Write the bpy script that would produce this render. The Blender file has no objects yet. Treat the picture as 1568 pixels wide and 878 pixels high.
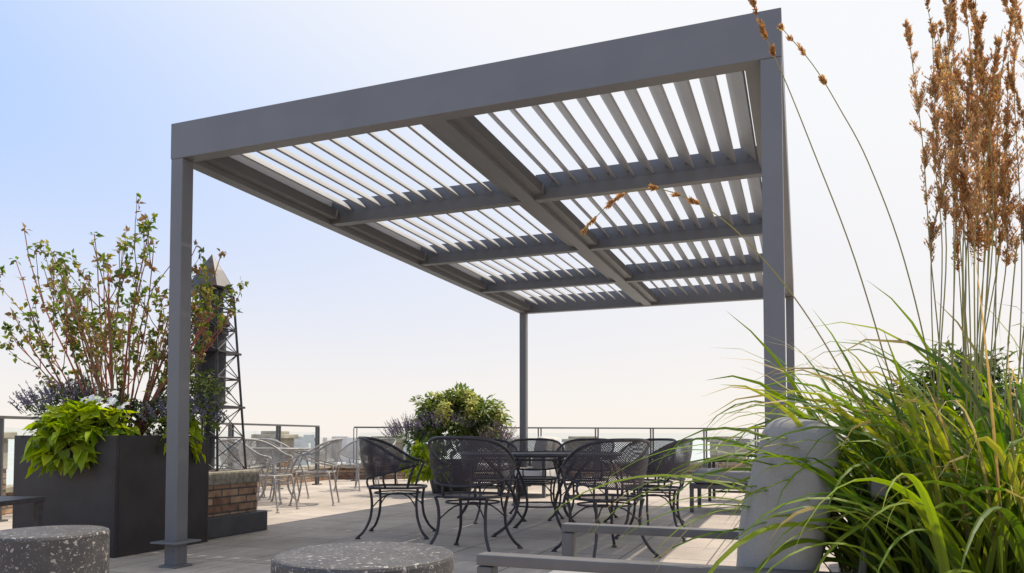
import bpy, math, random
from mathutils import Vector, Matrix, Quaternion, noise
R=random.Random(7)
rad=math.radians
scene=bpy.context.scene
H0=0.86; F=1158.0; PIT=rad(2.2)
ANG=math.atan2(-0.3566,0.9343)   # terrace axes are turned 20.9 degrees from the view
EX=Vector((math.cos(ANG),math.sin(ANG),0)); DX=Vector((-math.sin(ANG),math.cos(ANG),0))
def U(px,py,Y):
    v=(439-py+187.5)/F; x=(px-784)/F
    yy=math.cos(PIT)-v*math.sin(PIT); z=math.sin(PIT)+v*math.cos(PIT)
    s=Y/yy
    return Vector((x*s,Y,H0+z*s))

# ------------------------------------------------------------ materials
def newmat(name):
    m=bpy.data.materials.new(name); m.use_nodes=True
    nt=m.node_tree; b=nt.nodes['Principled BSDF']
    return m,nt,b
def N(nt,t,**kw):
    n=nt.nodes.new(t)
    for k,v in kw.items(): setattr(n,k,v)
    return n
def ramp(nt,fac,cols,pos=None):
    r=N(nt,'ShaderNodeValToRGB')
    e=r.color_ramp.elements
    n=len(cols)
    while len(e)<n: e.new(0.5)
    for i,c in enumerate(cols):
        e[i].position=(pos[i] if pos else i/(n-1)); e[i].color=(*c,1)
    nt.links.new(fac,r.inputs[0]); return r.outputs[0]
def noisy(name,c1,c2,scale=4,rough=0.6,bump=0.0,bscale=60,metal=0.0,detail=5,spec=0.5):
    m,nt,b=newmat(name)
    tc=N(nt,'ShaderNodeTexCoord')
    n=N(nt,'ShaderNodeTexNoise'); n.inputs['Scale'].default_value=scale; n.inputs['Detail'].default_value=detail
    nt.links.new(tc.outputs['Object'],n.inputs['Vector'])
    nt.links.new(ramp(nt,n.outputs['Fac'],[c1,c2],[0.35,0.65]),b.inputs['Base Color'])
    b.inputs['Roughness'].default_value=rough; b.inputs['Metallic'].default_value=metal
    b.inputs['Specular IOR Level'].default_value=spec
    if bump:
        n2=N(nt,'ShaderNodeTexNoise'); n2.inputs['Scale'].default_value=bscale; n2.inputs['Detail'].default_value=4
        nt.links.new(tc.outputs['Object'],n2.inputs['Vector'])
        bp=N(nt,'ShaderNodeBump'); bp.inputs['Strength'].default_value=bump; bp.inputs['Distance'].default_value=0.01
        nt.links.new(n2.outputs['Fac'],bp.inputs['Height']); nt.links.new(bp.outputs[0],b.inputs['Normal'])
    return m
def leafmat(name,trans=0.4,rough=0.5):
    m,nt,b=newmat(name)
    a=N(nt,'ShaderNodeAttribute'); a.attribute_name='Col'
    nt.links.new(a.outputs['Color'],b.inputs['Base Color'])
    b.inputs['Roughness'].default_value=rough; b.inputs['Specular IOR Level'].default_value=0.3
    t=N(nt,'ShaderNodeBsdfTranslucent')
    g=N(nt,'ShaderNodeHueSaturation'); g.inputs['Saturation'].default_value=1.15; g.inputs['Value'].default_value=1.6
    nt.links.new(a.outputs['Color'],g.inputs['Color']); nt.links.new(g.outputs[0],t.inputs['Color'])
    mx=N(nt,'ShaderNodeMixShader'); mx.inputs[0].default_value=trans
    nt.links.new(b.outputs[0],mx.inputs[1]); nt.links.new(t.outputs[0],mx.inputs[2])
    nt.links.new(mx.outputs[0],nt.nodes['Material Output'].inputs['Surface'])
    return m
M={}
M['steel']=noisy('powder_coated_steel',(0.134,0.134,0.142),(0.150,0.150,0.158),3,0.45,0.03,400)
M['louvre']=noisy('louvre_aluminium',(0.27,0.27,0.275),(0.31,0.31,0.315),3,0.42)
M['iron']=noisy('dark_iron',(0.026,0.022,0.027),(0.046,0.041,0.047),20,0.45)
M['lightiron']=noisy('grey_metal',(0.27,0.26,0.245),(0.37,0.35,0.33),12,0.45)
M['planter']=noisy('planter_fibre',(0.020,0.017,0.018),(0.034,0.029,0.030),5,0.55,0.08,150)
M['soil']=noisy('soil',(0.02,0.014,0.01),(0.05,0.035,0.025),30,0.95,0.6,60)
M['stone']=noisy('limestone',(0.28,0.24,0.18),(0.45,0.40,0.32),6,0.85,0.4,50)
M['capstone']=noisy('weathered_cap',(0.18,0.16,0.12),(0.33,0.30,0.24),25,0.9,0.8,90)
M['curb']=noisy('curb_flashing',(0.045,0.046,0.052),(0.065,0.066,0.074),6,0.6,0.1,60)
M['fabric']=noisy('woven_fabric',(0.26,0.254,0.25),(0.30,0.294,0.29),500,0.95,0.3,700,detail=1,spec=0.2)
M['fabricl']=noisy('pale_fabric',(0.50,0.48,0.46),(0.56,0.54,0.52),300,0.95,0.2,500,detail=2,spec=0.2)
M['frame']=noisy('frame_aluminium',(0.090,0.085,0.085),(0.115,0.110,0.110),10,0.45)
M['leaf']=leafmat('leaf',0.42)
M['petal']=leafmat('petal',0.3)
M['stem']=leafmat('stem',0.02,0.6)
M['plume']=leafmat('plume',0.4,0.8)
# terrazzo
m,nt,b=newmat('terrazzo')
tc=N(nt,'ShaderNodeTexCoord')
def chips(scale,thr,rnd):
    v=N(nt,'ShaderNodeTexVoronoi'); v.inputs['Scale'].default_value=scale; v.inputs['Randomness'].default_value=1
    nn=N(nt,'ShaderNodeTexNoise'); nn.inputs['Scale'].default_value=scale*1.2
    nt.links.new(tc.outputs['Object'],nn.inputs['Vector'])
    mm=N(nt,'ShaderNodeMixRGB'); mm.inputs[0].default_value=0.03
    nt.links.new(tc.outputs['Object'],mm.inputs[1]); nt.links.new(nn.outputs['Color'],mm.inputs[2])
    nt.links.new(mm.outputs[0],v.inputs['Vector'])
    sp=N(nt,'ShaderNodeSeparateColor'); nt.links.new(v.outputs['Color'],sp.inputs[0])
    t=N(nt,'ShaderNodeMath',operation='MULTIPLY'); nt.links.new(sp.outputs[0],t.inputs[0]); t.inputs[1].default_value=thr
    l=N(nt,'ShaderNodeMath',operation='LESS_THAN'); nt.links.new(v.outputs['Distance'],l.inputs[0]); nt.links.new(t.outputs[0],l.inputs[1])
    g=N(nt,'ShaderNodeMath',operation='GREATER_THAN'); nt.links.new(sp.outputs[1],g.inputs[0]); g.inputs[1].default_value=rnd
    o=N(nt,'ShaderNodeMath',operation='MULTIPLY'); nt.links.new(l.outputs[0],o.inputs[0]); nt.links.new(g.outputs[0],o.inputs[1])
    return o.outputs[0]
a1=chips(52,0.45,0.66); a2=chips(110,0.45,0.5)
mx=N(nt,'ShaderNodeMath',operation='MAXIMUM'); nt.links.new(a1,mx.inputs[0]); nt.links.new(a2,mx.inputs[1])
nz=N(nt,'ShaderNodeTexNoise'); nz.inputs['Scale'].default_value=7; nz.inputs['Detail'].default_value=6
nt.links.new(tc.outputs['Object'],nz.inputs['Vector'])
c=N(nt,'ShaderNodeMixRGB'); nt.links.new(ramp(nt,nz.outputs['Fac'],[(0.040,0.038,0.040),(0.075,0.071,0.071)],[0.3,0.7]),c.inputs[1]); c.inputs[2].default_value=(0.31,0.285,0.26,1)
nt.links.new(mx.outputs[0],c.inputs[0]); nt.links.new(c.outputs[0],b.inputs['Base Color']); b.inputs['Roughness'].default_value=0.55
M['terrazzo']=m
# perforated mesh (UV in cells)
def meshmat(name,col,thr):
    m,nt,b=newmat(name); b.inputs['Base Color'].default_value=(*col,1); b.inputs['Roughness'].default_value=0.5
    uv=N(nt,'ShaderNodeUVMap'); sp=N(nt,'ShaderNodeSeparateXYZ'); nt.links.new(uv.outputs[0],sp.inputs[0])
    outs=[]
    for op in ('ADD','SUBTRACT'):
        a=N(nt,'ShaderNodeMath',operation=op); nt.links.new(sp.outputs[0],a.inputs[0]); nt.links.new(sp.outputs[1],a.inputs[1])
        f=N(nt,'ShaderNodeMath',operation='FRACT'); nt.links.new(a.outputs[0],f.inputs[0])
        l=N(nt,'ShaderNodeMath',operation='LESS_THAN'); nt.links.new(f.outputs[0],l.inputs[0]); l.inputs[1].default_value=thr
        outs.append(l.outputs[0])
    mx=N(nt,'ShaderNodeMath',operation='MAXIMUM'); nt.links.new(outs[0],mx.inputs[0]); nt.links.new(outs[1],mx.inputs[1])
    nt.links.new(mx.outputs[0],b.inputs['Alpha'])
    return m
M['mesh']=meshmat('expanded_metal_mesh',(0.044,0.036,0.046),0.44)
M['lmesh']=meshmat('grey_metal_mesh',(0.30,0.285,0.265),0.3)
# glass
m,nt,b=newmat('rail_glass')
tr=N(nt,'ShaderNodeBsdfTransparent'); tr.inputs[0].default_value=(0.90,0.95,0.95,1)
gl=N(nt,'ShaderNodeBsdfGlossy'); gl.inputs['Roughness'].default_value=0.03
lw=N(nt,'ShaderNodeLayerWeight'); lw.inputs[0].default_value=0.5
pw=N(nt,'ShaderNodeMath',operation='POWER'); nt.links.new(lw.outputs['Facing'],pw.inputs[0]); pw.inputs[1].default_value=4
mm=N(nt,'ShaderNodeMath',operation='MULTIPLY_ADD'); nt.links.new(pw.outputs[0],mm.inputs[0]); mm.inputs[1].default_value=0.7; mm.inputs[2].default_value=0.06
mx=N(nt,'ShaderNodeMixShader'); nt.links.new(mm.outputs[0],mx.inputs[0]); nt.links.new(tr.outputs[0],mx.inputs[1]); nt.links.new(gl.outputs[0],mx.inputs[2])
nt.links.new(mx.outputs[0],nt.nodes['Material Output'].inputs['Surface'])
M['glass']=m
# brick
def brickmat():
    m,nt,b=newmat('old_brick')
    tc=N(nt,'ShaderNodeTexCoord'); sp=N(nt,'ShaderNodeSeparateXYZ'); nt.links.new(tc.outputs['Object'],sp.inputs[0])
    ad=N(nt,'ShaderNodeMath',operation='ADD'); nt.links.new(sp.outputs[0],ad.inputs[0]); nt.links.new(sp.outputs[1],ad.inputs[1])
    cb=N(nt,'ShaderNodeCombineXYZ'); nt.links.new(ad.outputs[0],cb.inputs[0]); nt.links.new(sp.outputs[2],cb.inputs[1])
    br=N(nt,'ShaderNodeTexBrick'); nt.links.new(cb.outputs[0],br.inputs['Vector'])
    br.inputs['Scale'].default_value=1; br.inputs['Brick Width'].default_value=0.21; br.inputs['Row Height'].default_value=0.068
    br.inputs['Mortar Size'].default_value=0.008; br.inputs['Color1'].default_value=(0.24,0.13,0.08,1); br.inputs['Color2'].default_value=(0.48,0.32,0.21,1)
    br.inputs['Mortar'].default_value=(0.10,0.09,0.08,1)
    n=N(nt,'ShaderNodeTexNoise'); n.inputs['Scale'].default_value=14; n.inputs['Detail'].default_value=5; nt.links.new(tc.outputs['Object'],n.inputs['Vector'])
    mm=N(nt,'ShaderNodeMixRGB',blend_type='MULTIPLY'); mm.inputs[0].default_value=0.8
    nt.links.new(br.outputs['Color'],mm.inputs[1]); nt.links.new(ramp(nt,n.outputs['Fac'],[(0.5,0.5,0.5),(1.25,1.2,1.15)],[0.3,0.7]),mm.inputs[2])
    nt.links.new(mm.outputs[0],b.inputs['Base Color']); b.inputs['Roughness'].default_value=0.9
    bp=N(nt,'ShaderNodeBump'); bp.inputs['Strength'].default_value=0.6; bp.inputs['Distance'].default_value=0.01; bp.invert=True
    nt.links.new(br.outputs['Fac'],bp.inputs['Height']); nt.links.new(bp.outputs[0],b.inputs['Normal'])
    return m
M['brick']=brickmat()
# pavers
m,nt,b=newmat('concrete_pavers')
tc=N(nt,'ShaderNodeTexCoord')
mp=N(nt,'ShaderNodeMapping'); mp.inputs['Rotation'].default_value=(0,0,-ANG); nt.links.new(tc.outputs['Object'],mp.inputs[0])
br=N(nt,'ShaderNodeTexBrick'); br.offset=0.0; nt.links.new(mp.outputs[0],br.inputs['Vector'])
br.inputs['Scale'].default_value=1; br.inputs['Brick Width'].default_value=0.61; br.inputs['Row Height'].default_value=0.61
br.inputs['Mortar Size'].default_value=0.005; br.inputs['Mortar Smooth'].default_value=0.1
br.inputs['Color1'].default_value=(0.38,0.325,0.275,1); br.inputs['Color2'].default_value=(0.46,0.40,0.34,1); br.inputs['Mortar'].default_value=(0.10,0.085,0.07,1)
n1=N(nt,'ShaderNodeTexNoise'); n1.inputs['Scale'].default_value=1.3; n1.inputs['Detail'].default_value=8; n1.inputs['Roughness'].default_value=0.65
n2=N(nt,'ShaderNodeTexNoise'); n2.inputs['Scale'].default_value=90; n2.inputs['Detail'].default_value=3
for q in (n1,n2): nt.links.new(tc.outputs['Object'],q.inputs['Vector'])
x1=N(nt,'ShaderNodeMixRGB',blend_type='MULTIPLY'); x1.inputs[0].default_value=1
nt.links.new(br.outputs['Color'],x1.inputs[1]); nt.links.new(ramp(nt,n1.outputs['Fac'],[(0.72,0.71,0.70),(1.08,1.08,1.08)],[0.32,0.62]),x1.inputs[2])
x2=N(nt,'ShaderNodeMixRGB',blend_type='MULTIPLY'); x2.inputs[0].default_value=1
nt.links.new(x1.outputs[0],x2.inputs[1]); nt.links.new(ramp(nt,n2.outputs['Fac'],[(0.85,0.85,0.85),(1.1,1.1,1.1)],[0.35,0.65]),x2.inputs[2])
nt.links.new(x2.outputs[0],b.inputs['Base Color']); b.inputs['Roughness'].default_value=0.8
bp=N(nt,'ShaderNodeBump'); bp.inputs['Strength'].default_value=0.5; bp.inputs['Distance'].default_value=0.004; bp.invert=True
nt.links.new(br.outputs['Fac'],bp.inputs['Height']); nt.links.new(bp.outputs[0],b.inputs['Normal'])
M['paver']=m
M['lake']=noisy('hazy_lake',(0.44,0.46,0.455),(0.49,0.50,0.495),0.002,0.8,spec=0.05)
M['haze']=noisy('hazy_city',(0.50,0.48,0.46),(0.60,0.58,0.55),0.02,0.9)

# ------------------------------------------------------------ mesh builder
class MB:
    def __init__(s): s.v=[];s.f=[];s.c=[];s.m=[];s.uv={};s.mats=[]
    def mi(s,k):
        if k not in s.mats: s.mats.append(k)
        return s.mats.index(k)
    def face(s,idx,mat,col=(0.5,0.5,0.5),uv=None):
        if uv: s.uv[len(s.f)]=uv
        s.f.append(idx); s.c.append(col); s.m.append(s.mi(mat))
    def box(s,c,size,mat,Mx=None,rot=None,bev=0):
        hx,hy,hz=[k/2 for k in size]; b=len(s.v)
        for z in (-hz,hz):
            for x,y in ((-hx,-hy),(hx,-hy),(hx,hy),(-hx,hy)):
                p=Vector((x,y,z))
                if rot: p=rot@p
                p=p+Vector(c)
                if Mx: p=Mx@p
                s.v.append(p)
        for q in ((0,3,2,1),(4,5,6,7),(0,1,5,4),(1,2,6,5),(2,3,7,6),(3,0,4,7)):
            s.face([b+i for i in q],mat)
    def tube(s,pts,r,mat,n=6,col=(0.5,0.5,0.5),closed=False):
        pts=[Vector(p) for p in pts]; L=len(pts)
        rr=r if isinstance(r,(list,tuple)) else [r]*L
        b=len(s.v); up=None
        for i,p in enumerate(pts):
            if closed: t=pts[(i+1)%L]-pts[i-1]
            else: t=pts[min(i+1,L-1)]-pts[max(i-1,0)]
            if t.length<1e-9: t=Vector((0,0,1))
            t.normalize()
            if up is None:
                a=Vector((0,0,1)) if abs(t.z)<0.9 else Vector((1,0,0))
                up=t.cross(a).normalized()
            else:
                up=(up-t*up.dot(t))
                if up.length<1e-6: up=t.orthogonal()
                up.normalize()
            w=t.cross(up)
            for k in range(n):
                a=2*math.pi*k/n
                s.v.append(p+(up*math.cos(a)+w*math.sin(a))*rr[i])
        for i in range(L if closed else L-1):
            j=(i+1)%L
            for k in range(n):
                k2=(k+1)%n
                s.face([b+i*n+k,b+i*n+k2,b+j*n+k2,b+j*n+k],mat,col)
        if not closed:
            s.face([b+k for k in range(n)][::-1],mat,col); s.face([b+(L-1)*n+k for k in range(n)],mat,col)
    def lathe(s,prof,mat,c=(0,0,0),n=32,col=(0.5,0.5,0.5)):
        b=len(s.v); c=Vector(c)
        for r,z in prof:
            for k in range(n):
                a=2*math.pi*k/n; s.v.append(c+Vector((r*math.cos(a),r*math.sin(a),z)))
        for i in range(len(prof)-1):
            for k in range(n):
                k2=(k+1)%n
                s.face([b+i*n+k,b+i*n+k2,b+(i+1)*n+k2,b+(i+1)*n+k],mat,col)
    def leaf(s,p,d,nrm,L,W,col,mat='leaf',fold=0.15,lobed=False):
        d=d.normalized(); w=d.cross(nrm)
        if w.length<1e-5: w=d.orthogonal()
        w.normalize(); u=w.cross(d)
        b=len(s.v)
        if not lobed:
            s.v+= [p, p+d*L*0.4+w*W*0.5+u*W*fold, p+d*L-u*L*0.12, p+d*L*0.4-w*W*0.5+u*W*fold, p+d*L*0.5]
            s.face([b,b+1,b+2,b+4],mat,col); s.face([b,b+4,b+2,b+3],mat,col)
        else:
            s.v+= [p, p+d*L*0.02+w*W*0.42+u*W*fold, p+d*L*0.42+w*W*0.34, p+d*L-u*L*0.25, p+d*L*0.42-w*W*0.34, p+d*L*0.02-w*W*0.42+u*W*fold, p+d*L*0.4-u*W*0.08]
            s.face([b,b+1,b+2,b+6],mat,col); s.face([b+6,b+2,b+3],mat,col); s.face([b+6,b+3,b+4],mat,col); s.face([b,b+6,b+4,b+5],mat,col)
    def cushion(s,c,size,mat,rot=None,Mx=None,bulge=0.12,n=9,rr=0.05):
        hx,hy,hz=[k/2 for k in size]
        for ax in range(3):
            for sg in (-1,1):
                b=len(s.v)
                for i in range(n+1):
                    for j in range(n+1):
                        u=-math.cos(math.pi*i/n); w=-math.cos(math.pi*j/n)
                        q=[0,0,0]; q[ax]=sg; q[(ax+1)%3]=u; q[(ax+2)%3]=w
                        p=Vector((q[0]*hx,q[1]*hy,q[2]*hz))
                        inner=Vector((max(-hx+rr,min(hx-rr,p.x)),max(-hy+rr,min(hy-rr,p.y)),max(-hz+rr,min(hz-rr,p.z))))
                        dd=p-inner
                        if dd.length>1e-6: p=inner+dd.normalized()*rr
                        sz=[hx,hy,hz]; th=sz.index(min(sz)); o=[k for k in range(3) if k!=th]
                        f=1+bulge*(1-q[o[0]]**2)*(1-q[o[1]]**2)*2
                        p[th]*=f
                        # slight sag and unevenness of the filling
                        nn_=noise.noise(p*6.0+Vector(c)*3)*0.010
                        p+=p.normalized()*nn_
                        if rot: p=rot@p
                        p=p+Vector(c)
                        if Mx: p=Mx@p
                        s.v.append(p)
                for i in range(n):
                    for j in range(n):
                        a=b+i*(n+1)+j; q=[a,a+n+1,a+n+2,a+1]
                        s.face(q if sg>0 else q[::-1],mat)
    def mesh(s,name,smooth=False):
        me=bpy.data.meshes.new(name)
        me.from_pydata([tuple(p) for p in s.v],[],s.f)
        for k in s.mats: me.materials.append(M[k])
        me.polygons.foreach_set('material_index',s.m)
        ca=me.color_attributes.new('Col','FLOAT_COLOR','CORNER')
        buf=[]
        for f,c in zip(s.f,s.c):
            for _ in f: buf+= [c[0],c[1],c[2],1.0]
        ca.data.foreach_set('color',buf)
        if s.uv:
            ul=me.uv_layers.new(name='UVMap')
            for fi,uv in s.uv.items():
                st=me.polygons[fi].loop_start
                for k,q in enumerate(uv): ul.data[st+k].uv=q
        if smooth: me.polygons.foreach_set('use_smooth',[True]*len(s.f))
        me.update(); return me
    def obj(s,name,parent=None,smooth=False,bev=0,loc=None,rotz=0):
        o=bpy.data.objects.new(name,s.mesh(name,smooth)); scene.collection.objects.link(o)
        if bev:
            md=o.modifiers.new('bevel','BEVEL'); md.width=bev; md.segments=2; md.limit_method='ANGLE'
        if parent: o.parent=parent
        if loc is not None: o.location=loc
        o.rotation_euler[2]=rotz
        return o
def empty(name,loc=(0,0,0),rotz=0):
    e=bpy.data.objects.new(name,None); scene.collection.objects.link(e); e.location=loc; e.rotation_euler[2]=rotz; return e
def inst(me,name,loc,rotz,sc=1):
    o=bpy.data.objects.new(name,me); scene.collection.objects.link(o); o.location=loc; o.rotation_euler[2]=rotz; o.scale=(sc,)*3; return o
def vary(c,a=0.2):
    k=1+R.uniform(-a,a); return (c[0]*k*(1+R.uniform(-a,a)*0.4),c[1]*k,c[2]*k*(1+R.uniform(-a,a)*0.4))
def rdir():
    while True:
        v=Vector((R.uniform(-1,1),R.uniform(-1,1),R.uniform(-1,1)))
        if 0.05<v.length<1: return v.normalized()

# ------------------------------------------------------------ ground
RA=Vector((-7.6,-0.6)); RB=Vector((-3.25,15.2)); RC=Vector((14,19.2))
dl=(RB-RA).normalized(); db=(RC-RB).normalized()
nl=Vector((-dl.y,dl.x)); nb=Vector((-db.y,db.x))
def isect(off):
    p=RA+nl*off; q=RB+nb*off
    d=dl.x*db.y-dl.y*db.x
    t=((q.x-p.x)*db.y-(q.y-p.y)*db.x)/d
    return p+dl*t
off=1.5
A=RA+nl*off-dl*6; B=isect(off); C=RC+nb*off
poly=[A,B,C,Vector((C.x,-8)),Vector((A.x,-8))]
mb=MB()
for z in (0,-60):
    for p in poly: mb.v.append(Vector((p.x,p.y,z)))
mb.face([4,3,2,1,0],'paver')
for i in range(5):
    j=(i+1)%5; mb.face([i,j,5+j,5+i],'brick')
mb.obj('terrace_floor')
mb=MB(); S=30000
for i in range(48):
    a=2*math.pi*i/48; mb.v.append(Vector((S*math.cos(a),S*math.sin(a),-60)))
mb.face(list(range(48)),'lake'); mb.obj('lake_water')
mb=MB()
for i in range(60):
    px=R.choice([R.uniform(-100,380),R.uniform(440,640),R.uniform(440,640)])
    Y=R.uniform(1500,2600); X=(px-784)/F*Y
    hh=60+R.choice([-22,-12,-5,2,5,R.uniform(0,12)])*Y/2000; w=R.uniform(12,50)
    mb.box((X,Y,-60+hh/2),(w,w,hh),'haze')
mb.obj('city_skyline')

# ------------------------------------------------------------ pergola
PX,PY=-2.324,5.077; W,L,HT=3.92,6.93,3.0; BH=0.245; BW=0.10; ZB=HT-BH
perg=empty('pergola',(PX,PY,0),ANG)
mb=MB()
PS=0.10
for x,y in ((0,0),(W-PS,0),(0,L-PS),(W-PS,L-PS)):
    cx,cy=x+PS/2+(0.003 if x==0 else -0.003),y+PS/2+(0.003 if y==0 else -0.003)
    mb.box((cx,cy,ZB/2),(PS,PS,ZB),'steel')
    mb.box((cx,cy,0.165),(0.225,0.225,0.012),'steel')
    mb.box((cx,cy,0.006),(0.15,0.15,0.012),'steel')
mb.obj('posts',perg,bev=0.004)
mb=MB()
zc=HT-BH/2
mb.box((W/2,BW/2,zc),(W,BW,BH),'steel'); mb.box((W/2,L-BW/2,zc),(W,BW,BH),'steel')
mb.box((BW/2,L/2,zc),(BW,L-2*BW-0.002,BH),'steel'); mb.box((W-BW/2,L/2,zc),(BW,L-2*BW-0.002,BH),'steel')
MW=0.11
mb.box((W/2,L/2,ZB+0.09),(MW,L-2*BW-0.002,0.17),'steel')
nb_=4
ys=[BW+(L-2*BW)*k/nb_ for k in range(nb_+1)]
xs=[(BW,W/2-MW/2),(W/2+MW/2,W-BW)]
for k in range(1,nb_):
    for (xa,xb) in xs:
        mb.box(((xa+xb)/2,ys[k],ZB+0.052),(xb-xa-0.002,0.085,0.09),'steel')
        mb.box(((xa+xb)/2,ys[k],ZB+0.16),(xb-xa-0.002,0.04,0.12),'steel')
mb.obj('frame_beams',perg,bev=0.003)
mb=MB(); GW=0.085
for k in range(nb_):
    ya=ys[k]+(0.045 if k else 0.002); yb=ys[k+1]-(0.045 if k<nb_-1 else 0.002)
    for xa,xb in xs:
        z1=ZB+0.045
        for sx,x0 in ((1,xa+0.001),(-1,xb-0.001)):
            mb.box((x0+sx*GW/2,(ya+yb)/2,z1),(GW,yb-ya,0.012),'steel')
            mb.box((x0+sx*(GW-0.005),(ya+yb)/2,z1+0.04),(0.010,yb-ya,0.066),'steel')
mb.obj('gutters',perg)
mb=MB()
TH=rad(46); pitch=0.155; w=0.148
for k in range(nb_):
    ya=ys[k]+0.048; yb=ys[k+1]-0.048
    for xa,xb in xs:
        a=xa+GW; bb=xb-GW; n=int(round((bb-a)/pitch)); p=(bb-a)/n
        for i in range(n):
            cx=a+p*(i+0.5); cz=ZB+0.155
            rot=Matrix.Rotation(-TH+rad(R.uniform(-0.6,0.6)),3,'Y')
            prof=[(-0.004,-w/2),(0.010,-w/2),(0.013,-w/4),(0.014,0),(0.013,w/4),(0.006,w/2),(-0.006,w/2),(-0.006,w/4),(-0.003,0),(-0.003,-w/4)]
            b=len(mb.v)
            for y in (ya,yb):
                for px_,pz in prof:
                    v=rot@Vector((px_,0,pz)); mb.v.append(Vector((cx+v.x,y,cz+v.z)))
            m_=len(prof)
            for q in range(m_):
                q2=(q+1)%m_; mb.face([b+q,b+q2,b+m_+q2,b+m_+q],'louvre')
            mb.face([b+q for q in range(m_)][::-1],'louvre'); mb.face([b+m_+q for q in range(m_)],'louvre')
            for y in (ya-0.006,yb+0.006): mb.box((cx,y,cz),(0.02,0.02,0.02),'steel')
mb.obj('louvres',perg)

# ------------------------------------------------------------ railing
def rail(name,P,Q,sp=1.28):
    d=(Q-P); Ln=d.length; d.normalize(); a=math.atan2(d.y,d.x); n=int(Ln/sp)
    e=empty(name,(P.x,P.y,0),a)
    mb=MB(); g=MB()
    for i in range(n+1):
        x=i*sp
        for o in ((-0.03,0.03)):
            mb.box((x+o,0,0.53),(0.018,0.05,1.06),'frame')
        mb.box((x,0,0.01),(0.16,0.12,0.02),'frame')
        if i<n:
            b=len(g.v); x0,x1=x+0.07,x+sp-0.07
            g.v+=[Vector((x0,0,0.11)),Vector((x1,0,0.11)),Vector((x1,0,0.97)),Vector((x0,0,0.97))]
            g.face([b,b+1,b+2,b+3],'glass')
            for z in (0.25,0.83):
                for xx in (0.055,sp-0.055): mb.box((x+xx,0,z),(0.05,0.03,0.05),'frame')
    mb.box((n*sp/2,0,1.075),(n*sp+0.06,0.05,0.03),'frame')
    mb.obj('rail_frame',e); g.obj('glass_panels',e)
rail('glass_railing',RB-dl*(1.28*12),RB-dl*0.05)
rail('glass_railing',RB+db*0.1,RC)
def parapet(P,Q):
    d=(Q-P); Ln=d.length; d.normalize(); a=math.atan2(d.y,d.x)
    e=empty('parapet_wall',(P.x,P.y,0),a)
    mb=MB(); mb.box((Ln/2,0,0.12),(Ln,0.26,0.24),'brick'); mb.obj('wall',e)
    mb=MB(); mb.box((Ln/2,0,0.275),(Ln,0.36,0.07),'stone'); mb.obj('coping',e,bev=0.01)
    return e,Ln
P1=RA+nl*0.75-dl*4; P2=isect(0.75); P3=RC+nb*0.75
e1,l1=parapet(P1,P2-dl*0.2); e2,l2=parapet(P2,P3)
def pier(e,x,w=0.55,h=0.80):
    mb=MB(); mb.box((x,0,h*0.3),(w,0.42,h*0.6),'brick'); mb.obj('pier_brick',e)
    mb=MB(); mb.box((x,0,h*0.6+h*0.2),(w+0.02,0.44,h*0.4),'stone')
    mb.box((x,0,h+0.04),(w+0.14,0.56,0.08),'stone'); mb.box((x,0,h+0.11),(w-0.1,0.32,0.06),'stone'); mb.obj('pier_cap',e,bev=0.012)
for x in (5,9,13,16.2,18.9): pier(e1,x,h=0.85)
for x in (1.2,3.6,5.6,9.2,12.5,15.5): pier(e2,x,w=0.7,h=0.76)

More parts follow.
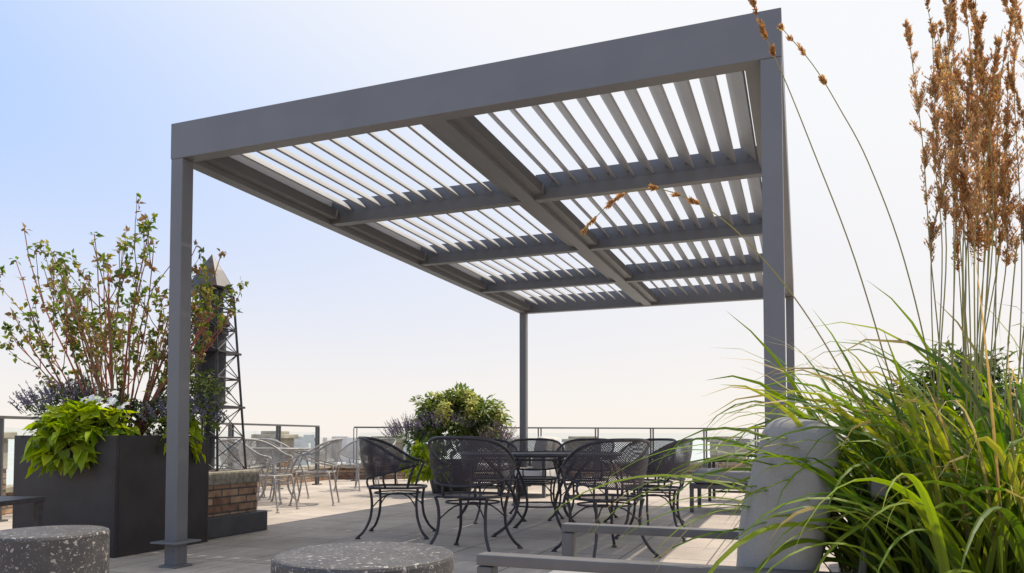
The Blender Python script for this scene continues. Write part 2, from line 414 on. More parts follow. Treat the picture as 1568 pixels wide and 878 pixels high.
# ------------------------------------------------------------ mesh patio chair
def crom(P,k=4):
    P=[Vector(p) for p in P]; Q=[]
    for i in range(len(P)-1):
        p0=P[max(i-1,0)];p1=P[i];p2=P[i+1];p3=P[min(i+2,len(P)-1)]
        for j in range(k):
            t=j/k; Q.append(0.5*((2*p1)+(-p0+p2)*t+(2*p0-5*p1+4*p2-p3)*t*t+(-p0+3*p1-3*p2+p3)*t**3))
    Q.append(P[-1]); return Q
def chair_mesh(name,im,mm,cell=0.016,straight=False):
    mb=MB(); n=24
    def seat_r(a):
        c,s=abs(math.cos(a)),abs(math.sin(a)); return 0.25/((c**3.2+s**3.2)**(1/3.2))*0.97
    zs=0.42
    rings=5
    b=len(mb.v); mb.v.append(Vector((0,0,zs-0.02)))
    for k in range(1,rings+1):
        for i in range(n):
            a=2*math.pi*i/n; r=seat_r(a)*k/rings; mb.v.append(Vector((r*math.cos(a),r*math.sin(a),zs-0.02*(1-(k/rings)**2))))
    def uvp(i): p=mb.v[i]; return (p.x/cell,p.y/cell)
    for i in range(n):
        j=(i+1)%n; f=[b,b+1+i,b+1+j]; mb.face(f,mm,uv=[uvp(q) for q in f])
        for k in range(rings-1):
            f=[b+1+k*n+i,b+1+(k+1)*n+i,b+1+(k+1)*n+j,b+1+k*n+j]; mb.face(f,mm,uv=[uvp(q) for q in f])
    mb.tube([(seat_r(2*math.pi*i/n)*math.cos(2*math.pi*i/n),seat_r(2*math.pi*i/n)*math.sin(2*math.pi*i/n),zs) for i in range(n)],0.011,im,closed=True)
    mb.tube([(0.2*math.cos(2*math.pi*i/n),0.2*math.sin(2*math.pi*i/n),zs-0.05) for i in range(n)],0.007,im,closed=True)
    PM=118; m=32
    def top(ph):
        t=abs(ph)/PM; z=0.645+0.20*(math.cos(t**1.7*math.pi)*0.5+0.5)
        r=0.305+0.035*(1-t); return r,z
    def bot(ph):
        t=abs(ph)/PM; z=0.50+0.11*t**2.2; return 0.265+0.03*t,z
    T=[];Bt=[];rows=5
    b=len(mb.v)
    for i in range(m+1):
        ph=-PM+2*PM*i/m; a=rad(-90+ph)
        rt,zt=top(ph); rb,zb=bot(ph)
        T.append(Vector((rt*math.cos(a),rt*math.sin(a),zt))); Bt.append(Vector((rb*math.cos(a),rb*math.sin(a),zb)))
        for k in range(rows+1):
            q=k/rows; bow=0.018*math.sin(q*math.pi)
            rr=rb+(rt-rb)*q+bow; z=zb+(zt-zb)*q
            mb.v.append(Vector((rr*math.cos(a),rr*math.sin(a),z)))
    for i in range(m):
        for k in range(rows):
            a0=b+i*(rows+1)+k; f=[a0,a0+rows+1,a0+rows+2,a0+1]
            u0=rad(-PM+2*PM*i/m)*0.29/cell; u1=rad(-PM+2*PM*(i+1)/m)*0.29/cell
            mb.face(f,mm,uv=[(u0,mb.v[f[0]].z/cell),(u1,mb.v[f[1]].z/cell),(u1,mb.v[f[2]].z/cell),(u0,mb.v[f[3]].z/cell)])
    mb.tube(T,0.013,im); mb.tube(Bt,0.010,im)
    for sg,i in ((-1,0),(1,m)):
        p=T[i]; q=Bt[i]
        mb.tube(crom([p,p+Vector((0,0.03,-0.008)),p+Vector((0,0.045,-0.035)),q+Vector((0,0.04,-0.01)),Vector((p.x*0.93,0.14,0.50)),Vector((p.x*0.86,0.12,0.42))],3),0.011,im)
    for ph in (-75,-28,28,75):
        a=rad(-90+ph); rb,zb=bot(ph); rs=seat_r(a)
        mb.tube([(rb*math.cos(a),rb*math.sin(a),zb),((rb+0.005)*math.cos(a),(rb+0.005)*math.sin(a),(zb+zs)/2),(rs*math.cos(a),rs*math.sin(a),zs)],0.009,im)
    for sx in (-1,1):
        for sy in (-1,1):
            if straight:
                pts=[(0.215*sx,0.20*sy,zs),(0.235*sx,0.235*sy,0.2),(0.25*sx,0.27*sy,0.012)]
            else:
                pts=[(0.205*sx,0.205*sy,zs),(0.188*sx,0.192*sy,0.34),(0.184*sx,0.19*sy,0.25),(0.195*sx,0.205*sy,0.15),(0.235*sx,0.245*sy,0.06),(0.268*sx,0.288*sy,0.015)]
            Q=crom(pts); mb.tube(Q,0.0115,im)
            e=Q[-1]; mb.lathe([(0.0,0.0),(0.022,0.0),(0.022,0.008),(0.010,0.02),(0,0.022)],im,(e.x,e.y,0.001),10)
            if not straight: mb.tube(crom([(0.184*sx,0.19*sy,0.25),(0.10*sx,0.11*sy,0.34),(0.0,0.0,0.365)],3),0.006,im,n=5)
    return mb.mesh(name,True)
cm=chair_mesh('patio_chair','iron','mesh')
lm=chair_mesh('metal_armchair','lightiron','lmesh',straight=True)
TC=Vector((0.26,6.85))
def chair_at(px,Y,face_to=None,rot=None,me=cm,name='patio_chair',sc=1.0):
    X=(px-784)/F*Y
    if rot is None:
        d=face_to-Vector((X,Y)); rot=math.atan2(d.y,d.x)-math.pi/2+R.uniform(-0.12,0.12)
    return inst(me,name,(X,Y,0),rot,sc)
chair_at(724,5.75,TC,sc=1.02)
chair_at(925,5.62,TC)
chair_at(610,6.75,TC,sc=1.02)
chair_at(1000,6.65,TC)
chair_at(985,7.75,TC)
chair_at(893,8.05,TC)
chair_at(752,8.0,TC)
chair_at(820,8.35,TC)
for px,Y,r in ((484,9.9,95),(438,10.9,-60),(372,10.6,-80),(345,9.6,60),(578,13.4,150),(1122,14.6,140),(1152,14.2,-150),(400,12.2,200),(410,9.0,-100),(548,12.6,60)):
    chair_at(px,Y,rot=rad(r),me=lm,name='metal_armchair')

def round_table(name,loc,r,im,mm,h=0.72):
    mb=MB(); n=40; cell=0.018
    mb.v.append(Vector((0,0,h)))
    for i in range(n):
        a=2*math.pi*i/n; mb.v.append(Vector((r*math.cos(a),r*math.sin(a),h)))
    for i in range(n):
        f=[0,1+i,1+(i+1)%n]; mb.face(f,mm,uv=[(mb.v[q].x/cell,mb.v[q].y/cell) for q in f])
    mb.tube([(r*math.cos(2*math.pi*i/n),r*math.sin(2*math.pi*i/n),h-0.004) for i in range(n)],0.016,im,closed=True)
    mb.tube([((r-.03)*math.cos(2*math.pi*i/n),(r-.03)*math.sin(2*math.pi*i/n),h-0.04) for i in range(n)],0.008,im,closed=True)
    for k in range(4):
        a=k*math.pi/2+0.5; c,s=math.cos(a),math.sin(a)
        prof=crom([(r*0.82,0,h-0.02),(r*0.66,0,h-0.12),(r*0.5,0,0.48),(r*0.36,0,0.32),(r*0.36,0,0.2),(r*0.5,0,0.08),(r*0.66,0,0.015)],3)
        mb.tube([(q.x*c,q.x*s,q.z) for q in prof],0.014,im)
        mb.tube([(0,0,h-0.012),(r*c,r*s,h-0.012)],0.008,im,n=5)
        mb.lathe([(0,0),(0.025,0),(0.025,0.01),(0,0.02)],im,(prof[-1].x*c,prof[-1].x*s,0.001),10)
    mb.tube([(r*0.36*math.cos(2*math.pi*i/24),r*0.36*math.sin(2*math.pi*i/24),0.26) for i in range(24)],0.008,im,closed=True)
    o=mb.obj(name,smooth=True); o.location=(loc[0],loc[1],0); return o
round_table('patio_table',TC,0.72,'iron','mesh')
round_table('metal_cafe_table',((425-784)/F*10.1,10.1),0.42,'lightiron','lmesh')

# ------------------------------------------------------------ drums
def drum(loc,r,h):
    mb=MB()
    mb.lathe([(0,0.002),(r-0.012,0.002),(r,0.014),(r,h-0.014),(r-0.004,h-0.004),(r-0.014,h),(0.001,h)],'terrazzo',n=72)
    o=mb.obj('terrazzo_drum_table'); o.location=(loc[0],loc[1],0)
    return o
drum((-0.525,2.71),0.318,0.45)
drum((-2.05,3.36),0.242,0.45)

# ------------------------------------------------------------ lounge chair
def lounge(name,loc,rotz,depth=0.78,width=0.62,ah=0.61):
    e=empty(name,loc,rotz)
    mb=MB(); t=0.036
    for y in (0,width):
        mb.box((depth/2,y,ah-0.012),(depth,0.045,0.024),'frame')
        for x in (t/2,depth-t/2): mb.box((x,y,(ah-0.026)/2),(t,0.04,ah-0.026),'frame')
        mb.box((depth/2,y,0.27),(depth-2*t-0.002,0.03,0.04),'frame')
    for x in (0.05,depth-0.1): mb.box((x,width/2,0.27),(0.03,width-0.032,0.036),'frame')
    for i in range(6): mb.box((0.12+i*0.1,width/2,0.285),(0.05,width-0.034,0.012),'frame')
    rot=Matrix.Rotation(rad(10),3,'Y')
    for i in range(5):
        mb.box((depth-0.03,0.09+i*(width-0.18)/4,0.53),(0.015,0.04,0.46),'frame',rot=rot)
    mb.box((depth+0.012,width/2,0.765),(0.03,width-0.06,0.03),'frame')
    mb.obj('frame',e,bev=0.004)
    c=MB(); c.cushion((depth*0.44,width/2,0.405),(depth*0.86,width-0.06,0.20),'fabric',bulge=0.05,rr=0.04,n=14); c.obj('seat_cushion',e,smooth=True)
    c=MB(); c.cushion((depth-0.155,width/2,0.69),(0.14,width-0.03,0.42),'fabric',rot=rot,bulge=0.15,rr=0.045,n=16)
    c.obj('back_cushion',e,smooth=True)
    return e
lounge('lounge_chair',(-0.07,1.66,0),ANG)

def sofa(loc,rotz,wd=1.5,mat='fabricl'):
    e=empty('outdoor_sofa',loc,rotz)
    mb=MB()
    mb.box((0,0,0.2),(wd,0.75,0.05),'frame')
    for x in (-wd/2+0.03,wd/2-0.03):
        for y in (-0.34,0.34): mb.box((x,y,0.3),(0.045,0.045,0.6),'frame')
        mb.box((x,0,0.61),(0.05,0.73,0.03),'frame')
    mb.box((0,0.345,0.66),(wd-0.12,0.03,0.05),'frame'); mb.obj('frame',e,bev=0.004)
    n=2
    c=MB()
    for i in range(n):
        x=-wd/2+0.06+(wd-0.12)*(i+0.5)/n
        c.cushion((x,-0.02,0.32),((wd-0.14)/n,0.68,0.18),mat,bulge=0.08)
        c.cushion((x,0.25,0.64),((wd-0.16)/n,0.17,0.48),mat,rot=Matrix.Rotation(rad(-12),3,'X'),bulge=0.12)
    c.obj('cushions',e,smooth=True); return e
sofa(((752-784)/F*13.2,13.3,0),ANG+rad(8),1.3)
sofa(((812-784)/F*11.2,11.4,0),ANG-rad(88),0.9)
def daybed(loc,rotz,lx=1.2,ly=0.75):
    e=empty('cushioned_bench',loc,rotz); mb=MB()
    mb.box((0,0,0.30),(lx,ly,0.05),'frame')
    for x in (-lx/2+0.025,lx/2-0.025):
        for y in (-ly/2+0.025,ly/2-0.025): mb.box((x,y,0.17),(0.045,0.045,0.34),'frame')
    mb.obj('frame',e,bev=0.004)
    c=MB(); c.cushion((0,0,0.41),(lx-0.04,ly-0.04,0.16),'fabric',bulge=0.04,rr=0.045); c.obj('cushion',e,smooth=True)
    return e
daybed(((1160-784)/F*8.6,8.9,0),ANG,1.3)
def side_table(name,loc,rotz,h=0.55,lx=1.0,ly=0.6,mat='iron'):
    e=empty(name,loc,rotz); mb=MB()
    mb.box((0,0,h),(lx,ly,0.03),mat)
    for x in (-lx/2+0.03,lx/2-0.03):
        for y in (-ly/2+0.03,ly/2-0.03): mb.box((x,y,(h-0.016)/2),(0.04,0.04,h-0.016),mat)
    mb.box((0,ly/2-0.03,0.1),(lx-0.1,0.03,0.03),mat); mb.obj('table_frame',e,bev=0.003)
side_table('side_table',((1150-784)/F*10.2,10.4,0),ANG)
side_table('side_table',((32-784)/F*4.55-0.42,4.6,0),ANG*0.2,0.475,0.8,0.5,'iron')

# ------------------------------------------------------------ planters
def planter(name,loc,lx,ly,h,rotz=ANG):
    mb=MB(); t=0.03
    mb.box((lx/2,t/2,h/2),(lx,t,h),'planter'); mb.box((lx/2,ly-t/2,h/2),(lx,t,h),'planter')
    mb.box((t/2,ly/2,h/2),(t,ly-2*t-0.001,h),'planter'); mb.box((lx-t/2,ly/2,h/2),(t,ly-2*t-0.001,h),'planter')
    mb.box((lx/2,ly/2,h-0.08),(lx-2*t-0.002,ly-2*t-0.002,0.03),'soil')
    o=mb.obj(name,bev=0.004,loc=loc,rotz=rotz); return o
PC=Vector((-2.85,5.45,0))
pl0=PC-EX*1.05
planter('planter_box',pl0,1.05,0.92,0.88)
pcen=pl0+EX*0.52+DX*0.46

def blob(mb,c,rad3,n,Ls,W,cols,lobed=False,down=0.3,mat='leaf',shell=0.55,upb=0.3):
    c=Vector(c)
    for i in range(n):
        d=rdir()
        if d.z<-0.5: d.z*=-1
        k=shell+(1-shell)*R.random()**0.6
        k*=0.8+0.5*noise.noise(d*2.2+c*3)+0.1
        p=c+Vector((d.x*rad3[0],d.y*rad3[1],d.z*rad3[2]))*k
        out=Vector((d.x,d.y,d.z*0.5))
        ld=(out+rdir()*0.7+Vector((0,0,-down))).normalized()
        nr=(Vector((0,0,1))+rdir()*0.6+out*upb)
        L_=Ls*R.uniform(0.6,1.25)
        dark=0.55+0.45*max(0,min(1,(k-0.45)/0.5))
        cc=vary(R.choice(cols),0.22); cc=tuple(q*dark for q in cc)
        mb.leaf(p,ld,nr,L_,L_*W,cc,mat,lobed=lobed)
def spikes(mb,c,rad3,n,hgt,col,mat='petal'):
    c=Vector(c)
    for i in range(n):
        a=R.uniform(0,2*math.pi); q=math.sqrt(R.random())
        p=c+Vector((rad3[0]*q*math.cos(a),rad3[1]*q*math.sin(a),rad3[2]*(1-q*q)*0.9))
        d=(Vector((math.cos(a)*q*0.9,math.sin(a)*q*0.9,1))+rdir()*0.3).normalized(); h=hgt*R.uniform(0.6,1.2)
        mb.tube([p,p+d*h],[0.003,0.0015],'stem',n=4,col=(0.09,0.13,0.05))
        for k in range(16):
            t=R.uniform(0.3,1); s_=0.024*(1.2-t*0.7)
            mb.leaf(p+d*h*t,(rdir()+d*0.3),rdir(),s_,s_*0.7,vary(col,0.3),mat)
# red-brown stemmed shrub: bare canes, leaf tufts on the outer part
mb=MB()
sb=pcen+Vector((0.02,0.0,0.82))
def branch(p,d,Ln,r,depth):
    n=9; pts=[p.copy()]; dd=d.copy()
    for i in range(n):
        dd=(dd+rdir()*0.10+Vector((0,0,0.05))).normalized(); pts.append(pts[-1]+dd*Ln/n)
    cr=R.choice([(0.34,0.085,0.06),(0.28,0.10,0.065),(0.22,0.11,0.065),(0.17,0.12,0.06)])
    mb.tube(pts,[r*(1-0.65*i/n) for i in range(n+1)],'stem',n=5,col=vary(cr,0.2))
    if depth<2:
        for k in range(R.choice([2,3,3]) if depth==0 else R.choice([0,1,1])):
            t=R.uniform(0.4,0.92); i=int(t*n)
            sd=(dd+rdir()*0.6).normalized(); sd.z=abs(sd.z)
            branch(pts[i],sd,Ln*R.uniform(0.2,0.36),r*0.5,depth+1)
    for i in range(n+1):
        t=i/n
        if depth==0 and t<0.42: continue
        if depth and t<0.3: continue
        nn=R.choice([0,1,2,3]) if depth==0 else R.choice([0,1,2])
        if i>=n-1: nn+=3
        base=R.choice([(0.12,0.17,0.03),(0.16,0.20,0.035),(0.08,0.12,0.025),(0.24,0.22,0.05),(0.20,0.13,0.06)])
        for q in range(nn):
            pp=pts[i]+rdir()*0.014
            ld=(dd*0.4+rdir()+Vector((0,0,-0.2))).normalized()
            L_=R.uniform(0.032,0.066)
            mb.leaf(pp,ld,rdir()+Vector((0,0,1)),L_,L_*0.62,vary(base,0.25))
for i in range(50):
    a=R.uniform(0,2*math.pi); q=math.sqrt(R.random())
    lean=0.05+0.80*q
    d=Vector((math.cos(a)*lean,math.sin(a)*lean*0.7,1)).normalized()
    branch(sb+Vector((math.cos(a)*0.16*q,math.sin(a)*0.1*q,0)),d,R.uniform(1.15,1.85)*(1-0.06*q),0.0085,0)
mb.obj('red_stem_shrub')
lime=[(0.40,0.48,0.025),(0.46,0.54,0.03),(0.28,0.39,0.02)]
mb=MB()
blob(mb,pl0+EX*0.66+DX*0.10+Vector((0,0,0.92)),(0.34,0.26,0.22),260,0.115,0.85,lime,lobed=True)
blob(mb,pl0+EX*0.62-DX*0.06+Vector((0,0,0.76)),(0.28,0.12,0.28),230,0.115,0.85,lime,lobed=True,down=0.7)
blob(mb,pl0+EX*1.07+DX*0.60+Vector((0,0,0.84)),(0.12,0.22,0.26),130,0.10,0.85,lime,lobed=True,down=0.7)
mb.obj('sweet_potato_vine')
mb=MB()
gr=[(0.06,0.10,0.035),(0.09,0.13,0.05),(0.045,0.08,0.03)]
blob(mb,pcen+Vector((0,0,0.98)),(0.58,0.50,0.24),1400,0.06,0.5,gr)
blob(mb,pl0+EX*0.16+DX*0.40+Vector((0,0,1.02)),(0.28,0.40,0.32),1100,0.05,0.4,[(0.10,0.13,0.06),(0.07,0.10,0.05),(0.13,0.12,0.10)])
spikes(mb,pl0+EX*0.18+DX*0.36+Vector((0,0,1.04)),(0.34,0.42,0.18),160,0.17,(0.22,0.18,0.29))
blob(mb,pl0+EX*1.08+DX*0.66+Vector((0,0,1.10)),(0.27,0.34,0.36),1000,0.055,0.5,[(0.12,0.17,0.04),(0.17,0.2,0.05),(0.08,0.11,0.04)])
spikes(mb,pl0+EX*1.14+DX*0.55+Vector((0,0,0.96)),(0.24,0.34,0.16),90,0.16,(0.22,0.18,0.29))
for i in range(16):
    p=pl0+EX*R.uniform(0.72,1.02)+DX*R.uniform(-0.05,0.2)+Vector((0,0,R.uniform(1.08,1.20)))
    ax=(Vector((0,-0.6,0.8))+rdir()*0.4).normalized(); u=ax.orthogonal().normalized()
    for k in range(5):
        dd=Quaternion(ax,k*2*math.pi/5)@u; mb.leaf(p,dd,ax,0.034,0.034,(0.75,0.75,0.75),'petal')
mb.obj('flowering_underplanting')

# ------------------------------------------------------------ brick pier + vent tower
e=empty('brick_chimney_base',(-2.60,6.42,0),ANG)
lx,ly=1.7,0.75
mb=MB(); mb.box((-lx/2,ly/2,0.09),(lx+0.06,ly+0.06,0.18),'curb'); mb.obj('curb',e,bev=0.01)
mb=MB(); mb.box((-lx/2-0.02,ly/2,0.31),(lx-0.06,ly-0.06,0.27),'brick'); mb.obj('brick_body',e)
mb=MB(); mb.box((-lx/2-0.02,ly/2,0.505),(lx-0.02,ly-0.02,0.12),'capstone'); mb.obj('stone_cap',e,bev=0.02)
e=empty('metal_chimney_tower',(-2.78,6.95,0.565),ANG+rad(10))
mb=MB(); hb=0.235; ht=0.14; Ht=1.62
def leg(sx,sy,z): k=hb+(ht-hb)*z/Ht; return Vector((sx*k,sy*k,z))
cs=((-1,-1),(1,-1),(1,1),(-1,1))
for c_ in cs: mb.tube([leg(*c_,0),leg(*c_,Ht)],0.011,'iron',n=6)
lv=[0,0.30,0.58,0.84,1.08,1.30,1.48,Ht]
for i,z in enumerate(lv):
    for k in range(4):
        a,b_=cs[k],cs[(k+1)%4]
        mb.tube([leg(*a,z),leg(*b_,z)],0.008,'iron',n=5)
        if i<len(lv)-1:
            mb.tube([leg(*a,z),leg(*b_,lv[i+1])],0.005,'iron',n=5); mb.tube([leg(*b_,z),leg(*a,lv[i+1])],0.005,'iron',n=5)
for z in (0.58,1.08):
    k=leg(1,1,z).x; mb.box((0,0,z),(2*k+0.05,2*k+0.05,0.02),'iron')
mb.lathe([(0.05,0),(0.05,0.5),(0.135,0.62),(0.135,1.24),(0.155,1.25),(0.155,1.29),(0.105,1.36),(0.105,1.66)],'curb',n=24)
mb.lathe([(0.0,1.665),(0.205,1.66),(0.21,1.675),(0.11,1.84),(0.02,1.97),(0.0,2.0)],'iron',n=8)
mb.lathe([(0.115,1.30),(0.17,1.34),(0.15,1.42),(0.10,1.44)],'curb',n=16)
mb.obj('tower_structure',e)

# ------------------------------------------------------------ centre planter with flowers
CX,CY=(692-784)/F*11.9,11.9
mb=MB(); mb.lathe([(0,0.002),(0.30,0.002),(0.42,0.48),(0.44,0.48),(0.44,0.52),(0.40,0.52),(0.38,0.45),(0.001,0.45)],'planter',n=36)
mb.obj('round_planter',smooth=False,loc=(CX,CY,0))
mb=MB()
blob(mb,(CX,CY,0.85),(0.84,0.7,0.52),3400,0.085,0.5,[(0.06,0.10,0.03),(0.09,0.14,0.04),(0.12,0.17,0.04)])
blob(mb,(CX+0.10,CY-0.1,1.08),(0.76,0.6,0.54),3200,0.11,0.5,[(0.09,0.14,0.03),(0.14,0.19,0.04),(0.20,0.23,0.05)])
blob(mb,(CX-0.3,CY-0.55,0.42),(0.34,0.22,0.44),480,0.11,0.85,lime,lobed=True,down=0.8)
spikes(mb,(CX-0.62,CY-0.25,0.80),(0.32,0.3,0.2),200,0.26,(0.23,0.16,0.27))
spikes(mb,(CX-0.1,CY-0.55,0.95),(0.40,0.3,0.2),180,0.22,(0.24,0.17,0.28))
spikes(mb,(CX+0.62,CY-0.3,0.72),(0.3,0.3,0.2),200,0.27,(0.28,0.17,0.25))
for k in range(18):
    a=R.uniform(0,6.28); q=R.uniform(0.15,0.75); z=1.60-0.55*q+R.uniform(-0.15,0.06)
    blob(mb,(CX+0.1+q*math.cos(a),CY-0.22+q*math.sin(a)*0.8,z),(0.11,0.11,0.12),110,0.05,0.7,[(0.52,0.52,0.14),(0.62,0.60,0.22)],mat='petal')
mb.obj('flowering_shrub')

# right-hand background planting behind the grass
planter('planter_box',Vector((2.15,4.55,0)),1.0,0.9,0.72)
mb=MB(); cc=Vector((2.15,4.55,0))+EX*0.5+DX*0.45
blob(mb,cc+Vector((0,0,0.95)),(0.52,0.5,0.36),1800,0.07,0.5,gr)
blob(mb,cc+Vector((0.1,0,1.12)),(0.34,0.34,0.34),1100,0.06,0.5,[(0.10,0.12,0.05),(0.08,0.12,0.04)])
mb.obj('leafy_bush')

# ------------------------------------------------------------ ornamental grass
GX,GY=1.02,1.50
planter('planter_box',Vector((GX-0.20,GY-0.14,0)),0.66,0.55,0.5)
mb=MB()
def blade(p,az,el0,el1,Ln,Wd,col,pw=1.6,twist=0.0,n=12):
    b=len(mb.v); q=p.copy()
    for i in range(n+1):
        t=i/n; el=el0+(el1-el0)*t**pw
        az2=az+twist*t
        h=Vector((math.cos(az2),math.sin(az2),0)); d=h*math.cos(el)+Vector((0,0,math.sin(el)))
        s_=Vector((-math.sin(az2),math.cos(az2),0)); nn=s_.cross(d)
        s2=Quaternion(d,twist*2.5*t)@s_
        w_=Wd*min(1,0.55+1.6*t)*(1-t**2.4)+0.0003
        mb.v+=[q-s2*w_*0.5+nn*w_*0.12,q-nn*w_*0.10,q+s2*w_*0.5+nn*w_*0.12]
        q=q+d*Ln/n
    tip=R.random()<0.25
    for i in range(n):
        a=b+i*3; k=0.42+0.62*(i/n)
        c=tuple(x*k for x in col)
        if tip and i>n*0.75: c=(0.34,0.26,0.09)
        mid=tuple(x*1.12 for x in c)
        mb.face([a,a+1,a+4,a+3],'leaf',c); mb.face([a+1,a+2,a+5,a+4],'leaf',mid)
gc=[(0.12,0.19,0.018),(0.16,0.24,0.02),(0.085,0.15,0.018),(0.21,0.27,0.028),(0.06,0.115,0.018),(0.28,0.29,0.045)]
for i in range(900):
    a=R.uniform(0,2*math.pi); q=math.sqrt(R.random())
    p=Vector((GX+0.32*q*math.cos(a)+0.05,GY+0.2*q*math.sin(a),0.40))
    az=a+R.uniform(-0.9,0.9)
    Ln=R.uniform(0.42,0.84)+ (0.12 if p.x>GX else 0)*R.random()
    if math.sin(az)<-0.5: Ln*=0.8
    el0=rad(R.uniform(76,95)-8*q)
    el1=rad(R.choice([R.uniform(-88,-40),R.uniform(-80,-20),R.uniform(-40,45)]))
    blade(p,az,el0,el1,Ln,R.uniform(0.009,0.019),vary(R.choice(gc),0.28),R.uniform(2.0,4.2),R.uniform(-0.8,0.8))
# broad leaves arching out over the chair and towards the lens
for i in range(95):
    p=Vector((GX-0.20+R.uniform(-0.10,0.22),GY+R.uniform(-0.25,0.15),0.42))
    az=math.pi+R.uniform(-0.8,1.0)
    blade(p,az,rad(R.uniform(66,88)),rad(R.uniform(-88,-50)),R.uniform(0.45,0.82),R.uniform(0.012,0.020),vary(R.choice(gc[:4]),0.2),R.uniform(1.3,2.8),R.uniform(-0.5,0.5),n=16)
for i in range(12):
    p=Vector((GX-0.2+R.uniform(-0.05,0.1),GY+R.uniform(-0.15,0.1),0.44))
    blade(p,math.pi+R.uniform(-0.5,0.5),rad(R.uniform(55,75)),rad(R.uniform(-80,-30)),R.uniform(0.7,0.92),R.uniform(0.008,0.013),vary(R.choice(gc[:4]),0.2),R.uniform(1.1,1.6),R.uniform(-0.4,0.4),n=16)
for i in range(60):
    a=R.uniform(0,6.28); p=Vector((GX+0.2*math.cos(a),GY+0.17*math.sin(a),0.44))
    blade(p,a,rad(R.uniform(65,88)),rad(R.uniform(-70,50)),R.uniform(0.5,0.85),0.006,vary((0.40,0.30,0.13),0.2),2.2)
def plume(pts,frac,dens,fat,stemr=0.0017,stemcol=(0.26,0.23,0.08)):
    n=len(pts); mb.tube(pts,[stemr*(1-0.6*i/n) for i in range(n)],'stem',n=5,col=stemcol)
    i0=int(n*(1-frac))
    pl=pts[i0:]; m_=len(pl)
    col=R.choice([(0.42,0.24,0.105),(0.36,0.215,0.105),(0.48,0.30,0.15),(0.34,0.18,0.075)])
    br=[]
    nbz=max(8,int(dens/7))
    for j in range(nbz): br.append((R.random(),rdir()))
    for j in range(dens):
        t,dr=R.choice(br); t=min(0.999,max(0,t+R.gauss(0,0.014))); x=t*(m_-1); k=min(int(x),m_-2); p=pl[k].lerp(pl[k+1],x-k); ax=(pl[k+1]-pl[k]).normalized()
        env=max(0.25,math.sin(min(1,t*1.1+0.1)*math.pi)**0.6)
        br_=(ax*2.0+dr+rdir()*0.35).normalized(); bl=fat*env*R.uniform(0.3,1.6)
        e_=p+br_*bl+Vector((0,0,-0.18*bl))
        mb.tube([p,e_],[0.0005,0.0003],'plume',n=3,col=vary(col,0.2))
        for z in range(5):
            q=p.lerp(e_,R.uniform(0.2,1.05))
            L_=R.uniform(0.006,0.011)
            mb.leaf(q,(ax+rdir()*0.7).normalized(),rdir(),L_,L_*0.38,vary(col,0.4),'plume')
def px_curve(l): return crom([U(*q) for q in l],6)
plume(px_curve([(1440,860,1.5),(1375,620,1.5),(1310,400,1.48),(1245,230,1.45),(1205,130,1.42),(1170,50,1.40),(1142,-25,1.38)]),0.27,130,0.015)
plume(px_curve([(1460,860,1.55),(1430,600,1.55),(1385,400,1.52),(1330,250,1.5),(1285,165,1.47),(1245,100,1.46),(1196,42,1.45)]),0.27,80,0.010)
plume(px_curve([(1420,860,1.5),(1360,700,1.45),(1300,590,1.42),(1240,490,1.4),(1180,410,1.38),(1105,335,1.36),(1020,292,1.34),(950,300,1.33),(888,360,1.32)]),0.33,110,0.008)
for i in range(30):
    px=R.uniform(1385,1600); Y=R.uniform(1.35,1.75)
    top=R.choice([R.uniform(-60,60),R.uniform(-40,120),R.uniform(80,200)])
    xb=1450+(px-1450)*0.7
    pts=px_curve([(xb,860,Y),(xb+(px-xb)*0.35+R.uniform(-16,16),620,Y),(xb+(px-xb)*0.75+R.uniform(-16,16),380,Y),(px+R.uniform(-18,18),top+170,Y),(px+R.uniform(-60,30),top,Y)])
    plume(pts,R.uniform(0.40,0.56),R.randint(190,260),0.040)
mb.obj('ornamental_grass')

# ------------------------------------------------------------ camera, light, sky
cd=bpy.data.cameras.new('camera'); cam=bpy.data.objects.new('camera',cd); scene.collection.objects.link(cam)
cam.location=(0,0,H0); cam.rotation_euler=(math.pi/2+PIT,0,0)
cd.sensor_width=36; cd.lens=36*F/1568; cd.shift_y=187.5/1568; cd.clip_end=60000; cd.clip_start=0.05
scene.camera=cam
AZ=rad(57); EL=rad(62)
sd=bpy.data.lights.new('sun','SUN'); sd.energy=5.0; sd.angle=rad(0.6); sd.color=(1,0.90,0.77)
so=bpy.data.objects.new('sun',sd); scene.collection.objects.link(so)
s=Vector((math.sin(AZ)*math.cos(EL),math.cos(AZ)*math.cos(EL),math.sin(EL)))
so.rotation_euler=s.to_track_quat('Z','Y').to_euler(); so.location=(0,0,20)
w=bpy.data.worlds.new('World'); scene.world=w; w.use_nodes=True
nt=w.node_tree; bg=nt.nodes['Background']
STR=0.12
sk=N(nt,'ShaderNodeTexSky'); sk.sky_type='NISHITA'; sk.sun_disc=False; sk.sun_elevation=EL; sk.sun_rotation=AZ
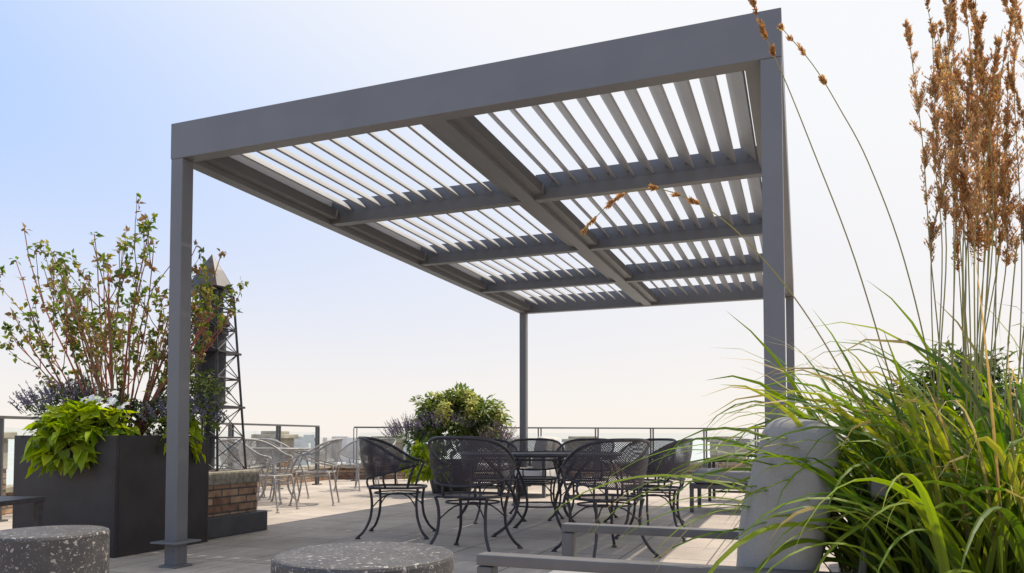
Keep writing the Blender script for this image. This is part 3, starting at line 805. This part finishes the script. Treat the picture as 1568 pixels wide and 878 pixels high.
sk.air_density=1.0; sk.dust_density=1.0; sk.ozone_density=1.0; sk.altitude=0
# summer haze: thin opposite the sun and high up, thick near the horizon and round the sun
tc=N(nt,'ShaderNodeTexCoord')
nv=N(nt,'ShaderNodeVectorMath',operation='NORMALIZE'); nt.links.new(tc.outputs['Generated'],nv.inputs[0])
dt=N(nt,'ShaderNodeVectorMath',operation='DOT_PRODUCT'); nt.links.new(nv.outputs[0],dt.inputs[0]); dt.inputs[1].default_value=s
mr=N(nt,'ShaderNodeMapRange'); mr.interpolation_type='SMOOTHSTEP'; nt.links.new(dt.outputs['Value'],mr.inputs[0])
for i,v in ((1,0.14),(2,0.72),(3,1.0),(4,0.0)): mr.inputs[i].default_value=v
sz=N(nt,'ShaderNodeSeparateXYZ'); nt.links.new(nv.outputs[0],sz.inputs[0])
mz=N(nt,'ShaderNodeMapRange'); mz.interpolation_type='SMOOTHSTEP'; nt.links.new(sz.outputs[2],mz.inputs[0])
for i,v in ((1,-0.02),(2,0.46),(3,0.0),(4,1.0)): mz.inputs[i].default_value=v
ml=N(nt,'ShaderNodeMath',operation='MULTIPLY'); nt.links.new(mr.outputs[0],ml.inputs[0]); nt.links.new(mz.outputs[0],ml.inputs[1])
hz=N(nt,'ShaderNodeMixRGB'); nt.links.new(mz.outputs[0],hz.inputs[0])
hz.inputs[1].default_value=(1.00/STR,0.93/STR,0.86/STR,1); hz.inputs[2].default_value=(0.99/STR,0.99/STR,1.0/STR,1)
hb_=N(nt,'ShaderNodeMixRGB'); nt.links.new(ml.outputs[0],hb_.inputs[0]); nt.links.new(hz.outputs[0],hb_.inputs[1])
hb_.inputs[2].default_value=(0.36/STR,0.60/STR,1.10/STR,1)
fin=N(nt,'ShaderNodeMixRGB'); fin.inputs[0].default_value=0.93
nt.links.new(sk.outputs[0],fin.inputs[1]); nt.links.new(hb_.outputs[0],fin.inputs[2])
nt.links.new(fin.outputs[0],bg.inputs[0]); bg.inputs[1].default_value=STR
scene.view_settings.view_transform='Standard'; scene.view_settings.look='None'; scene.view_settings.exposure=0
